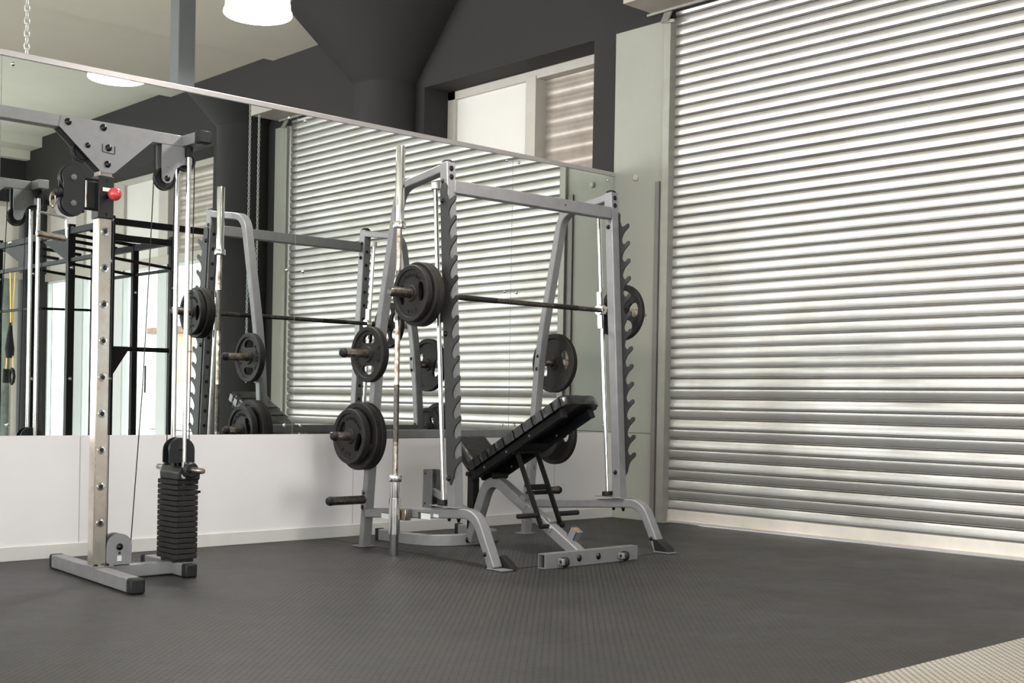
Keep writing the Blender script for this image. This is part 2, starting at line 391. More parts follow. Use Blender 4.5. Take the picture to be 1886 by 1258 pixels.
# ---------------------------------------------------------------- pendant lamps
def lamp(x, y, label):
    t = thing('pendant_lamp', label, 'lamp', (x, y, 3.1), 'white pendant lamps')
    b = MB(); pr = [(.198, 0), (.201, .006), (.199, .02), (.192, .026), (.189, .06), (.18, .15), (.165, .23), (.13, .30), (.07, .34), (.045, .35)]
    b.lathe(pr+[(r-.006, h-.002) for r, h in pr[::-1]], (x, y, 3.1), seg=48, close=True); b.build('lamp_shade', lamp_m, t)
    b = MB(); b.lathe([(.045, 3.445), (.045, 3.56), (.02, 3.58)], (x, y, 0), seg=20); b.build('lamp_cap', plastic, t)
    b = MB(); b.cyl((x, y, 3.57), (x, y, 4.335), .006, 8); b.build('cable', flex_m, t)
    b = MB(); b.lathe([(.02, 0), (.05, -.03), (.06, -.08), (.045, -.13), (0, -.16)], (x, y, 3.44), seg=24); b.build('bulb', lamp_m, t)
    a = area('lamp_light', (x, y, 3.13), (0, 0, 0), .34, .34, 62*LIGHT_LAMP, color=(1, .97, .93), disk=True)
    return t
lamp(-3.026, .102, 'glowing white bell-shaped pendant lamp hanging over the mirror partition')
lamp(-2.952, -2.071, 'glowing white bell-shaped pendant lamp seen only as a reflection at the mirror top')

# ---------------------------------------------------------------- windows
def window(num, y0, y1, xs, bays, zsill, transom, doors):
    o = MB(); X0, X1 = (.27 if num == 1 else .30), .40
    o.box(X0, X1, y0, y1, TW-.075, TW); o.box(X0, X1, y0, y0+.06, zsill, TW); o.box(X0, X1, y1-(.10 if num == 1 else .06), y1, zsill, TW)
    for y, wd in xs: o.box(X0-.01, X1, y-wd/2, y+wd/2, zsill, TW-.05)
    if transom: o.box(X0-.02, X1+.05, y0, y1, transom-.06, transom+.05)
    root = struct(o.build('window_%d' % num, frame_m, bevel=.003))
    for a, c_, kind in bays:
        zb = transom or zsill+.0
        if kind == 'board':
            q = MB(); q.box(X0+.03, X0+.045, a, c_, zb, TW-.07); q.build('pane_board', board_m, root)
        else:
            q = MB(); zz = zb; vs = []; k = 0; P = []
            while zz < TW-.07:
                for d, f in ((0, 0), (.012, .12), (.016, .4), (.004, .62), (.014, .75), (.01, .9)): P.append((X0+.12-d, zz+f*.12))
                zz += .12
            P.append((X0+.12, TW-.07)); k = len(P)
            q.add([(x, a, z) for x, z in P]+[(x, c_, z) for x, z in P], [(i, i+1, i+1+k, i+k) for i in range(k-1)])
            q.build('slatted_blind', outshut_m, root)
    return root
window(1, .262, 2.335, [(1.24, .12)], [(1.24, 2.25, 'board'), (.27, 1.24, 'slat')], 1.0, None, False)
w2 = window(2, -11.3, -6.0, [(-7.735, .24), (-8.967, .30), (-10.165, .25)],
            [(-7.62, -6.05, 'slat'), (-8.96, -7.73, 'board'), (-10.16, -8.96, 'board'), (-11.25, -10.16, 'board')], 2.45, 2.51, True)
# glazed doors under the transom
n = 0
for (a, c_) in ((-7.62, -6.06), (-8.82, -7.85), (-10.04, -9.12), (-11.25, -10.29)):
    n += 1
    b = MB(); b.box(.30, .36, a, a+.03, 0, 2.46); b.box(.30, .36, c_-.03, c_, 0, 2.46); b.box(.30, .36, a, c_, 2.42, 2.46); b.box(.30, .36, a, c_, 0, .06)
    d = struct(b.build('door_%d' % n, mullion_m, bevel=.002))
    b = MB(); b.box(.326, .332, a+.03, c_-.03, .06, 2.42); b.build('glass_pane', glass_m, d)
    if n in (1, 2):
        b = MB(); yy = a+.1 if n == 1 else c_-.28; b.box(.27, .282, yy, yy+.03, .88, 1.22); b.build('door_handle', black_steel, d, .003)
for y, wd in ((-7.735, .23), (-8.967, .29), (-10.165, .24)):
    wall('trim_6', [(.29, .38, y-wd/2, y+wd/2, 0, 2.47)], mullion_m, .003)
# end wall glazing (mostly outside the picture)
b = MB()
for x in (-.09, -.72, -2.0, -3.9, -5.7, -7.5, -9.3, -11.0): b.box(x-.05, x+.03, -11.5, -11.4, 0, 3.55)
b.box(-11, -.0, -11.51, -11.39, 2.47, 2.56); b.box(-11, 0, -11.51, -11.39, 3.49, 3.55); b.box(-11, 0, -11.51, -11.39, 0, .06)
w3 = struct(b.build('window_3', frame_m, bevel=.002))
b = MB(); b.box(-.7, -.1, -11.48, -11.465, 2.55, 3.5); b.box(-2.0, -.76, -11.48, -11.465, 2.55, 3.5); b.build('pane_board', board_m, w3)
b = MB(); b.box(-2.0, -.1, -11.48, -11.47, .06, 2.48); b.build('dark_pane', greenglass, w3)
b = MB(); b.box(-11, -2.2, -11.47, -11.464, .06, 3.5); b.build('glass_pane', glass_m, w3)
b = MB()
for y in (-9.2, -6.1, -3.1, -2.9, .1, 3.15, 4.0, 8.0, 11.95): b.box(-12.2, -12.1, y, y+.05, .7, 3.9)
b.box(-12.2, -12.1, -9.2, 3.2, .7, .76); b.box(-12.2, -12.1, -9.2, 3.2, 3.84, 3.9)
w4 = struct(b.build('window_4', frame_m, bevel=.002))  # unseen left-wall windows, added so daylight comes from that side
b = MB(); b.box(-12.16, -12.154, -9.2, 3.2, .76, 3.84); b.box(-12.16, -12.154, 4.0, 12.0, .76, 3.84); b.build('glass_pane', glass_m, w4)

# ---------------------------------------------------------------- outside, seen through the doors in the mirror
wall('ground', [(.4, 16, -24, 3, -.2, -.02)], concrete)
t = thing('neighbour_building', 'overexposed pale peach building seen outside through the glass doors in the mirror', 'building', (8, -14, 0))
b = MB(); b.box(8, 9, -26, -6, 0, 1.15); b.build('garden_wall', facade_w, t)
b = MB(); b.box(9.5, 12, -26, -5, 0, 2.55); b.build('facade', facade_m, t)
b = MB(); b.box(9.1, 12, -26, -5, 2.55, 2.72); b.build('roof_edge', roof_m, t)
for i in range(8):
    y = -24+i*2.3
    b = MB(); b.box(9.42, 9.5, y, y+.9, .9, 2.0); w_ = b.build('window', facade_w, t)
    b = MB(); b.box(9.38, 9.43, y+.42, y+.48, .9, 2.0); b.box(9.36, 9.5, y-.1, y+1.0, 2.02, 2.07); b.build('window_frame', roof_m, w_)
for y in (-20.5, -16.2, -11.9): 
    b = MB(); b.box(7.6, 8.0, y, y+.35, 0, 2.9); b.build('pillar', facade_w, t)

# ================================================================ RIG (seen in the mirror)
t = thing('training_rig', 'black steel frame rig with monkey bars seen in the mirror behind the cable machine', 'training rig', (-1.4, -6, 0))
U = .07
ys = [-4.755, -5.645, -6.60, -7.55]
for y in ys:
    b = MB(); b.box(-1.75-U/2, -1.75+U/2, y-U/2, y+U/2, 0, 2.53); up_ = b.build('upright', black_steel, t, .004)
    bolt(up_, (-1.75-U/2, y, 2.49), (-1, 0, 0), .014, .01, m=chrome); bolt(up_, (-1.75, y+U/2, 2.1), (0, 1, 0), .014, .01, m=chrome)
    bolt(up_, (-1.75, y+U/2, 2.49), (0, 1, 0), .014, .01, m=chrome); bolt(up_, (-1.75, y+U/2, 1.0), (0, 1, 0), .014, .01, m=chrome)
for y in (-4.82, -5.63, -6.60):
    b = MB(); b.box(-1.08-.03, -1.08+.03, y-.03, y+.03, 0, 2.40); up_ = b.build('upright', black_steel, t, .004)
    bolt(up_, (-1.08, y+.03, 2.38), (0, 1, 0), .012, .01, m=chrome); bolt(up_, (-1.08, y+.03, 1.9), (0, 1, 0), .012, .01, m=chrome)
def beam(x0, x1, y0, y1, z, w_=.05, h=.06, name='beam'):
    b = MB()
    if abs(x1-x0) > abs(y1-y0): b.box(x0, x1, y0-w_/2, y0+w_/2, z-h/2, z+h/2)
    else: b.box(x0-w_/2, x0+w_/2, y0, y1, z-h/2, z+h/2)
    return b.build(name, black_steel, t, .003)
beam(-1.75, -1.75, -7.55, -4.755, 2.46); beam(-1.75, -1.75, -7.55, -4.755, 2.175, .04, .04)
beam(-1.08, -1.08, -6.60, -4.82, 2.355); beam(-1.08, -1.08, -6.60, -4.82, 2.08, .03, .03)
beam(-1.75, -.40, -4.76, -4.76, 2.48); beam(-1.75, -1.08, -4.76, -4.76, 2.33)
for y in (-5.2, -5.64, -6.05, -6.5, -6.95, -7.55):
    b = MB(); b.cyl((-1.75, y, 2.43), (-1.08, y, 2.385), .018, 10); b.build('monkey_bar', black_steel, t)
for y in (-4.76, -5.64, -6.5):
    b = MB(); b.cyl((-1.75, y, 2.14), (-1.08, y, 2.08), .015, 10); b.build('monkey_bar', black_steel, t)
b = MB(); b.cyl((-1.75, -4.76, 1.285), (-1.08, -4.8, 1.29), .022, 12); b.build('squat_bar', black_steel, t)
b = MB(); b.cyl((-1.75, -6.60, 1.74), (-1.08, -6.60, 1.76), .014, 10); b.build('stretcher', black_steel, t)
b = MB(); b.cyl((-1.75, -7.55, 1.74), (-1.75, -6.60, 1.74), .014, 10); b.build('stretcher', black_steel, t)
for y, yy, zz, zt in ((-5.61, -6.24, 2.15, 2.40), (-6.60, -7.34, 2.14, 2.41), (-4.76, -4.95, 2.12, 2.32)):
    b = MB(); b.prism([(-1.75, y, zt), (-1.75, yy, zt), (-1.75, y, zz)], (-.004-.035, 0, 0), (.004-.035, 0, 0)); b.build('gusset', black_steel, t)
b = MB(); b.prism([(-1.715, -4.76, 1.28), (-1.56, -4.76, 1.28), (-1.715, -4.76, 1.04)], (0, -.03, 0), (0, .03, 0)); b.build('gusset', black_steel, t)
# suspension trainer
t = thing('suspension_trainer', 'yellow and black suspension straps hanging from the black rig in the mirror', 'exercise straps', (-1.69, -7.05, 2.13))
b = MB(); b.sweep([(-1.69, -7.07, 2.13), (-1.69, -7.03, 1.55)], (0, 1, 0), .035, .004); b.sweep([(-1.67, -6.98, 2.13), (-1.68, -7.02, 1.55)], (0, 1, 0), .03, .004)
b.sweep([(-1.70, -7.10, 1.22), (-1.70, -7.12, 1.07)], (0, 1, 0), .035, .004); b.sweep([(-1.68, -6.98, 1.22), (-1.68, -6.97, 1.09)], (0, 1, 0), .035, .004); b.build('yellow_strap', yellow, t)
b = MB(); b.tube([(-1.69, -7.03, 1.58), (-1.69, -7.05, 1.45), (-1.69, -7.05, 1.3), (-1.69, -7.04, 1.2)], [.015, .03, .05, .04], 10)
b.tube([(-1.7, -7.11, 1.08), (-1.7, -7.12, .93)], .035, 10); b.build('buckle_strap', strapblack, t)
b = MB(); b.tube([(-1.68, -7.0+.06*math.cos(a/8*2*math.pi), 1.0+.08*math.sin(a/8*2*math.pi)) for a in range(9)], .017, 8); b.build('handle', strapblack, t)

t.location = (-1.75, -7.19, 2.16)
# ================================================================ SMITH MACHINE / SQUAT RACK
def wp(v): return Vector((v.x+.032*(v.y+.4), v.y, v.z))
SM = thing('smith_machine', 'silver-grey guided squat machine with toothed catch plates standing before the mirrors', 'squat machine', (-1.96, -.9, 0))
XL, XR = -2.558, -1.283
def yb(z): return -1.27+(z-.28)/(2.12-.28)*(.118)       # upright centre line
def yr(z): return -1.168+(z-.3)/1.72*.118               # guide rod line
for X, sd in ((XL, -1), (XR, 1)):
    b = MB(); b.sweep(fillet([(X, -.436, .004), (X, -.55, 1.2), (X, -.735, 2.03), (X, -1.135, 2.085)], [3, .14]), (1, 0, 0), .06, .045)
    leg = b.build('rear_leg', silver, SM, .006, warp=wp)
    b = MB(); b.box(X-.05, X+.05, -.47, -.38, .0032, .008); b.build('foot_plate', silver, leg, warp=wp)
    b = MB(); b.sweep([(X, yb(.285), .285), (X, yb(2.115), 2.115)], (1, 0, 0), .062, .062)
    u_ = b.build('upright', silver, SM, .006, warp=wp)
    b = MB(); b.lathe([(.032, 0), (.03, .006), (.02, .013), (0, .016)], (X, yb(2.115), 2.115), seg=20); b.build('end_cap', rubber, u_, warp=wp)
    for k in range(15):   # adjustment holes on the back of the upright
        z = .55+k*.1
        q = MB(); q.lathe([(.0125, 0), (.0125, .0015), (0, .0016)], (X, yb(z)+.0312, z), (0, 1, 0), 12); q.build('pin_hole', ink, u_, warp=wp)
    b = MB(); b.sweep(fillet([(X, -.455, .198), (X, -1.455, .272), (X, -1.605, .004)], .15, 12), (1, 0, 0), .06, .052)
    base = b.build('base_leg', silver, SM, .006, warp=wp)
    b = MB(); b.box(X-.036, X+.036, -1.70, -1.575, .0032, .009); b.build('foot_plate', silver, base, .001, warp=wp)
    if sd > 0:
        b = MB(); b.prism([(X, -1.585, .006), (X, -1.69, .006), (X, -1.665, .035), (X, -1.60, .075), (X, -1.565, .075)], (-.033, 0, 0), (.033, 0, 0)); b.build('foot_cap', rubber, base, .003, warp=wp)
    else:
        b = MB(); b.prism([(X, -1.56, .006), (X, -1.70, .006), (X, -1.66, .04), (X, -1.60, .07)], (.034, 0, 0), (.075, 0, 0)); b.build('foot_cap', rubber, base, .002, warp=wp)
    b = MB(); b.box(X-.045, X+.045, -1.33, -1.10, .289, .294); b.build('mount_plate', silver, base, .001, warp=wp)
    bolt(base, (X-.03, -1.555, .075), (-1, 0, 0), .010, .008, wp); bolt(base, (X-.03, -.455, .225), (-1, 0, 0), .009, .006, wp)
    for y in (-1.30, -1.22):
        bolt(base, (X, y, .235), (0, 0, -1), .01, .02, wp)
    # guide rod
    b = MB(); b.cyl((X+.0, yr(.30), .315), (X, yr(2.02), 2.0), .0125, 20); rod = b.build('guide_rod', chrome, SM, warp=wp)
    b = MB(); b.cyl((X, yr(1.99), 1.985), (X, yr(2.02), 2.02), .024, 20); b.build('rod_collar', mat('white_nylon', (222, 216, 208), .5), rod, warp=wp)
    b = MB(); b.cyl((X, yr(.3), .297), (X, yr(.33), .322), .034, 20); b.build('rod_bumper', rubber, rod, warp=wp)
    # toothed catch plate
    n = 14; p = .1048; pl = []; zt = 1.925
    F = [(.070, 0), (.078, .006), (.076, .022), (.058, .036), (.036, .053), (.022, .072), (.014, .09), (.014, .104), (.021, .118), (.033, .124), (.046, .118), (.058, .107)]
    pl.append((-.040, 1.995)); pl.append((-.008, 2.0)); pl.append((.006, 1.985)); pl.append((.004, 1.94)); pl.append((.02, 1.905)); pl.append((.05, 1.915))
    for i in range(n):
        for u, v in F[:(12 if i < n-1 else 7)]: pl.append((u, zt-i*p-v))
    zb = zt-(n-1)*p
    pl += [(.008, zb-.115), (-.02, zb-.155), (-.05, zb-.10)]
    pl.append((-.052, 1.97))
    pts = [Vector((0, yb(z)-.031-u, z-.0)) for u, z in pl]
    # triangulate as strips: body band + teeth via a filled curve outline
    cu = bpy.data.curves.new('c', 'CURVE'); cu.dimensions = '2D'; cu.fill_mode = 'BOTH'; cu.extrude = .004
    sp = cu.splines.new('POLY'); sp.points.add(len(pts)-1); sp.use_cyclic_u = True
    for q, pnt in zip(sp.points, pts): q.co = (pnt.y, pnt.z, 0, 1)
    ob = bpy.data.objects.new('c', cu); COL.objects.link(ob); bpy.context.view_layer.update()
    me = bpy.data.meshes.new_from_object(ob.evaluated_get(bpy.context.evaluated_depsgraph_get()))
    b = MB(); xo = X+sd*.0355; b.add([(xo+v.co.z, v.co.x, v.co.y) for v in me.vertices], [tuple(f.vertices) for f in me.polygons])
    bpy.data.objects.remove(ob); bpy.data.curves.remove(cu)
    cp = b.build('catch_plate', charcoal, SM, warp=wp, smooth=30)
    for z in (1.906, 1.20, .442): bolt(cp, (xo+sd*.004, yb(z)+.0, z), (sd, 0, 0), .012, .012, wp)
    for z in (2.08, 2.035): bolt(u_, (X, yb(z)-.031, z), (0, -1, 0), .012, .008, wp)
    bolt(u_, (X-.031, yb(2.03)+.005, 2.012), (-1, 0, 0), .011, .008, wp)
    if sd > 0:
        for z in (1.906, .442): bolt(u_, (X-.031, yb(z), z), (-1, 0, 0), .011, .012, wp)
    # storage pegs
    for z, ln in ((1.105, .235), (.64, .25), (.275, .25)):
        yc = -.436-.095*z-(.01 if z > 1 else 0)
        b = MB(); b.lathe([(.0, -.0), (.0245, .0), (.0245, ln-.02), (.021, ln-.006), (.012, ln), (0, ln+.001)], (X+sd*.03, yc, z), (sd, 0, 0), 20)
        pg = b.build('storage_peg', steel_bar if z < .5 else worn_chrome, SM, warp=wp)
        b = MB(); b.lathe([(.0235, ln-.03), (.0262, ln-.028), (.0262, ln-.015), (.02, ln-.0), (.009, ln+.007), (0, ln+.008)], (X+sd*.03, yc, z), (sd, 0, 0), 20); b.build('peg_cap', rubber, pg, warp=wp)
        b = MB(); hh = .045
        b.box(X-.034, X-.029, yc-.020, yc+.022, z-hh-.01, z+hh+.01)
        br = b.build('peg_bracket', silver, SM, .001, warp=lambda v, z=z: wp(Vector((v.x, v.y-(v.z-z)*.1, v.z))))
        for dz in (.038, -.042): bolt(br, (X-.034, yc-dz*.1, z+dz), (-1, 0, 0), .009, .008, wp)
b = MB(); b.box(XL+.028, XR-.028, -1.20, -1.145, 1.95, 2.02)
tb = b.build('top_crossbeam', silver, SM, .005, warp=lambda v: Vector((v.x-.038, v.y-.0, v.z)))
q = MB(); q.lathe([(.005, 0), (.005, .001), (0, .0012)], (-1.74, -1.201, 1.985), (0, -1, 0), 12); q.build('bolt_hole', ink, tb)
b = MB(); b.box(XL+.028, XR-.028, -.52, -.475, .625, .675); b.build('rear_crossbeam', silver_dark, SM, .004)
# handwritten rep marks on the rear legs
def mark(txt, x, y, z, s):
    b = MB(); word(b, txt, (x, y, z), (1, 0, 0), (0, 0, 1), s, .0008, .55); b.build('weight_mark', ink, SM, label='handwritten black %s on the leg' % txt)
mark('10', -2.552, -.587, 1.325, .04); mark('20', -2.561, -.527, .795, .04)
mark('15', -1.278, -.587, 1.29, .04); mark('20', -1.283, -.535, .855, .04); mark('5', -1.283, -.50, .435, .045)
# stickers on the left base tube
for y0, y1, z0_, z1_, m_ in ((-.64, -.73, .183, .213, white_label), (-.64, -.73, .213, .217, dark_label), (-1.01, -1.095, .212, .243, white_label), (-.985, -1.01, .209, .246, dark_label), (-1.01, -1.09, .243, .247, dark_label), (-1.12, -1.165, .228, .246, white_label)):
    b = MB(); b.box(XL-.0308, XL-.0302, y1, y0, z0_, z1_); b.build('sticker', m_, SM, warp=wp)
# tubular holder for the upright bar
b = MB(); b.lathe([(.031, .10), (.031, .315)], (-2.68, -.87, 0), seg=28); b.v = b.v
hd = MB()
for rr, zz in ((.0305, .12), (.0305, .315), (.0265, .315), (.0265, .12)): pass
hd.lathe([(.0305, .12), (.0305, .315), (.0268, .315), (.0268, .12)], (-2.68, -.87, 0), seg=32, close=True); ho = hd.build('bar_holder', chrome, SM)
b = MB(); b.box(-2.652, -2.612, -.93, -.85, .195, .255); b.build('holder_bracket', worn_chrome, SM, .002)
bolt(SM, (-2.612-.0, -.915, .225), (-1, 0, 0), .011, .03)
# sliding barbell on its guide sleeves
YB, ZB = -1.09, 1.412
sb = MB(); sb.cyl((-2.645, YB, ZB), (-1.24, YB, ZB), .0145, 20); SB = sb.build('guided_bar', steel_bar, SM)
for a, c_ in ((-2.4, -2.16), (-1.72, -1.52)):
    b = MB(); b.cyl((a, YB, ZB), (c_, YB, ZB), .0155, 20); b.build('knurled_grip', iron, SB)
b = MB(); b.lathe([(.0, 0), (.027, 0), (.027, .235), (.02, .25), (0, .254)], (-2.655, YB, ZB), (-1, 0, 0), 24); b.build('bar_sleeve', steel_bar, SB)
b = MB(); b.lathe([(.0, 0), (.0245, 0), (.0245, .34), (.02, .352), (0, .356)], (-1.265, YB, ZB), (1, 0, 0), 24); b.build('bar_sleeve', worn_chrome, SB)
for x in (-2.592, -1.318):
    b = MB(); b.cyl((x, yr(1.31), 1.30), (x, yr(1.52), 1.52), .021, 20); b.build('guide_bushing', chrome, SB)
    b = MB(); b.lathe([(.03, -.022), (.034, -.018), (.034, .018), (.03, .022)], (x, YB-.005, ZB), (1, 0, 0), 20); b.build('bearing_block', chrome, SB)
    b = MB(); b.prism([(x+.035, YB-.02, ZB-.01), (x+.035, YB+.02, ZB), (x+.035, YB-.0, ZB-.14), (x+.035, YB-.05, ZB-.15)], (-.004, 0, 0), (.004, 0, 0)); b.build('safety_hook', black_steel, SB)

# ---------------------------------------------------------------- weight plates
def plate_mesh(RR, T, nslot, slot_half, rot, text, spoke=False):
    """profile around the x axis, centre at origin; outward face = -x"""
    b = MB(); seg = 96; rm = (.052+RR*.80)/2; av = (RR*.80-.052)/2*(.82 if not spoke else .95)
    if not spoke: av *= .82
    rings = []
    for j in range(seg):
        th = 2*math.pi*j/seg; rel = ((th-rot+math.pi/nslot) % (2*math.pi/nslot))-math.pi/nslot
        q = rel/slot_half
        a = av*(max(0, 1-abs(q)**3.0))**.5 if abs(q) < 1 else 0
        rings.append((rm-max(a, .0006), rm+max(a, .0006), a > .001, th))
    pr = [(.0255, .5, ), (.040, .5), (.044, .26), ('a', .22), ('b', .22), (RR*.82, .22), (RR*.845, .46), (RR*.975, .5), (RR, .38)]
    vs = []; K = len(pr)
    for side in (-1, 1):
        for j in range(seg):
            r1, r2, op, th = rings[j]
            for r, x in pr:
                rr = r1 if r == 'a' else r2 if r == 'b' else r
                vs.append((side*x*T, rr*math.cos(th), rr*math.sin(th)))
    fs = []
    for s_ in (0, 1):
        o = s_*seg*K
        for j in range(seg):
            j2 = (j+1) % seg; opn = rings[j][2] and rings[j2][2]
            for i in range(K-1):
                if i == 3 and (rings[j][2] or rings[j2][2]): continue
                fs.append((o+j*K+i, o+j*K+i+1, o+j2*K+i+1, o+j2*K+i))
    H = seg*K
    for j in range(seg):
        j2 = (j+1) % seg
        fs.append((j*K, j2*K, H+j2*K, H+j*K)); fs.append((j*K+K-1, j2*K+K-1, H+j2*K+K-1, H+j*K+K-1))
        if rings[j][2] or rings[j2][2]:
            for i in (3, 4): fs.append((j*K+i, j2*K+i, H+j2*K+i, H+j*K+i))
    b.add(vs, fs)
    tb_ = MB()
    if text:
        rt_ = RR*.64
        for txt, th0, step in (('BIG', rot+math.pi/2, .36), ('NYDREAM', rot-math.pi/2, .235)):
            n_ = len(txt)
            for i, ch in enumerate(txt):
                th = th0+(i-(n_-1)/2)*step
                # seen from -x: right direction on the face is -y
                rad = Vector((0, math.cos(th), math.sin(th))); tang = Vector((0, -math.sin(th), math.cos(th)))
                s_ = RR*.17
                vs_, fs_ = glyph(ch)
                tb_.add([Vector((-T*.22-.0002, 0, 0))+rad*(rt_-s_*.3+v.y*s_)+tang*(v.x*s_)*1.0+Vector((-(v.z+.03)*.06, 0, 0)) for v in vs_], fs_)
    return b, tb_
PLATES = []
def plate(x, y, z, RR, T, rot, label, text=True, spoke=False, tilt=0, flip=False):
    b, tx = plate_mesh(RR, T, 5 if spoke else 2, .46 if spoke else .62, rot, text, spoke)
    o = b.build('weight_plate', iron, origin=(0, 0, 0), smooth=30)
    PLATES.append(o); o.location = (x, y, z); tag(o, label, 'weight plate', 'weight plates on the squat machine')
    if flip: o.rotation_euler = (0, 0, math.pi)
    if text:
        tt = tx.build('raised_lettering', iron, origin=(0, 0, 0)); tt.parent = o
    return o
# on the guided bar, left end
D = math.pi/180
plate(-2.688, YB, ZB-.003, .170, .030, 1.1, 'large iron plate on the left bar sleeve, innermost, against the toothed catch plate', False)
plate(-2.719, YB, ZB-.003, .170, .030, .35, 'large black iron plate in the middle of the three on the left bar sleeve', False)
plate(-2.754, YB, ZB-.002, .150, .036, math.pi*.97, 'smaller black iron plate with raised BIG, outermost on the left bar sleeve')
# right end of the bar
plate(-1.12, YB, ZB-.003, .172, .034, .5, 'spoked black iron plate on the right bar sleeve near the shutter', False, True)
# left storage pegs
yp = lambda z: -.436-.095*z-(.01 if z > 1 else 0)
plate(-2.632, yp(1.105), 1.103, .158, .042, math.pi*.5, 'single iron plate on the left middle storage peg, slots top and bottom')
plate(-2.618, yp(.64), .640, .192, .034, .9, 'large iron plate on the left lower storage peg, innermost against the leg', False)
plate(-2.655, yp(.64), .640, .192, .036, .45, 'large iron plate on the left lower storage peg, between the other two', False)
plate(-2.708, yp(.64), .638, .156, .044, math.pi*1.12, 'smaller iron plate outermost on the left lower storage peg')
# right storage pegs
plate(-1.165, yp(1.105), 1.103, .190, .040, .25, 'iron plate on the right middle storage peg behind the right rear leg', False, flip=True)
plate(-1.205, yp(.64), .640, .156, .036, .6, 'smaller iron plate on the right lower storage peg behind the bench', False)
plate(-1.10, yp(.64), .640, .192, .036, .2, 'large iron plate on the right lower storage peg, nearer the shutter', False, flip=True)

# ---------------------------------------------------------------- olympic bar standing upright
t = BAR = thing('barbell_bar', 'long chrome barbell bar standing upright left of the squat machine', 'barbell bar', (-2.68, -.87, 0))
b = MB(); b.cyl((-2.68, -.87, .40), (-2.68, -.87, 1.82), .0142, 20); sh_ = b.build('shaft', worn_chrome, t)
for z0_, z1_ in ((.62, .93), (1.28, 1.55)):
    b = MB(); b.cyl((-2.68, -.87, z0_), (-2.68, -.87, z1_), .0150, 20); b.build('knurling', steel_bar, sh_)
b = MB(); b.lathe([(0, .001), (.023, .001), (.0252, .006), (.0252, .405)], (-2.68, -.87, 0), seg=28); b.build('sleeve', chrome, t)
b = MB(); b.lathe([(.0252, 1.815), (.0252, 2.222), (.023, 2.228), (0, 2.228)], (-2.68, -.87, 0), seg=28); b.build('sleeve', chrome, t)
for z in (.404, 1.780):
    b = MB(); b.lathe([(.02, z-.002), (.034, z), (.036, z+.004), (.036, z+.034), (.034, z+.038), (.016, z+.04)], (-2.68, -.87, 0), seg=32); b.build('collar', chrome, t)
    q = MB(); q.lathe([(.004, 0), (.004, .001), (0, .0012)], (-2.702, -.898, z+.02), (-.62, -.78, 0), 10); q.build('set_screw', ink, t)

# ================================================================ WEIGHT BENCH
B = thing('weight_bench', 'adjustable bench with torn black padding and silver frame, inclined inside the squat machine', 'weight bench', (-2.07, -1.1, 0))
bx = -2.075
# front foot: hollow rectangular tube
FX0, FX1, FY0, FY1 = -2.44, -1.735, -1.785, -1.735
b = MB(); th = .004
b.box(FX0, FX1, FY0, FY0+th, .002, .077); b.box(FX0, FX1, FY1-th, FY1, .002, .077); b.box(FX0, FX1, FY0+th, FY1-th, .002, .002+th); b.box(FX0, FX1, FY0+th, FY1-th, .077-th, .077)
ff = b.build('front_foot', silver, B)
b = MB(); b.box(FX0+.03, FX1-.03, FY0+th, FY1-th, .006, .073); b.build('tube_inside', ink, ff)  # black block in the hollow tube, standing for the shade inside
for x in (-2.19, -2.045): bolt(ff, (x, FY0, .04), (0, -1, 0), .014, .008)
for x in (-2.315, -1.86):
    b = MB(); b.lathe([(.0, -.013), (.020, -.013), (.026, -.007), (.026, .007), (.020, .013), (0, .013)], (x, FY0-.022, .032), (1, 0, 0), 20); wl = b.build('wheel', rubber, B)
    b = MB(); b.box(x-.035, x-.016, FY0-.04, FY0, .018, .05); b.build('wheel_bracket', silver, wl, .003)
    bolt(wl, (x-.035, FY0-.024, .034), (-1, 0, 0), .007, .006)
# spine with rear arch
b = MB(); b.sweep(fillet([(bx, -.79, .03), (bx, -.955, .432), (bx, -1.73, .012)], .13, 14), (1, 0, 0), .06, .06); b.build('spine', silver, B, .006)
b = MB(); b.box(bx-.045, bx+.045, -1.60, -1.52, .10, .103)
for y, z in ((-1.245, .285), (-1.45, .172)):
    q = MB(); q.obox((bx, y, z), .075, .085, .035, Matrix.Rotation(R(29), 3, 'X')); q.obox((bx, y+.0, z+.028), .05, .04, .03, Matrix.Rotation(R(29), 3, 'X')); q.build('pivot_bracket', silver, B, .004)
# open square stub with foam showing
q = MB(); mt = Matrix.Rotation(R(29), 3, 'X'); c0 = Vector((bx+.035, -1.60, .135))
for a_, c_, sx, sy in ((-.024, 0, .004, .052), (.024, 0, .004, .052), (0, -.024, .052, .004), (0, .024, .052, .004)):
    q.obox(c0+mt @ Vector((a_, c_, 0)), sx, sy, .07, mt)
st = q.build('stub_tube', silver, B)
q = MB(); q.obox(c0+mt @ Vector((0, 0, .022)), .044, .044, .02, mt); q.build('stub_foam', mat('crumbling_foam', (170, 140, 112), .9, 0, .5, 90, .8, 160, rgb2=(96, 78, 62)), st)
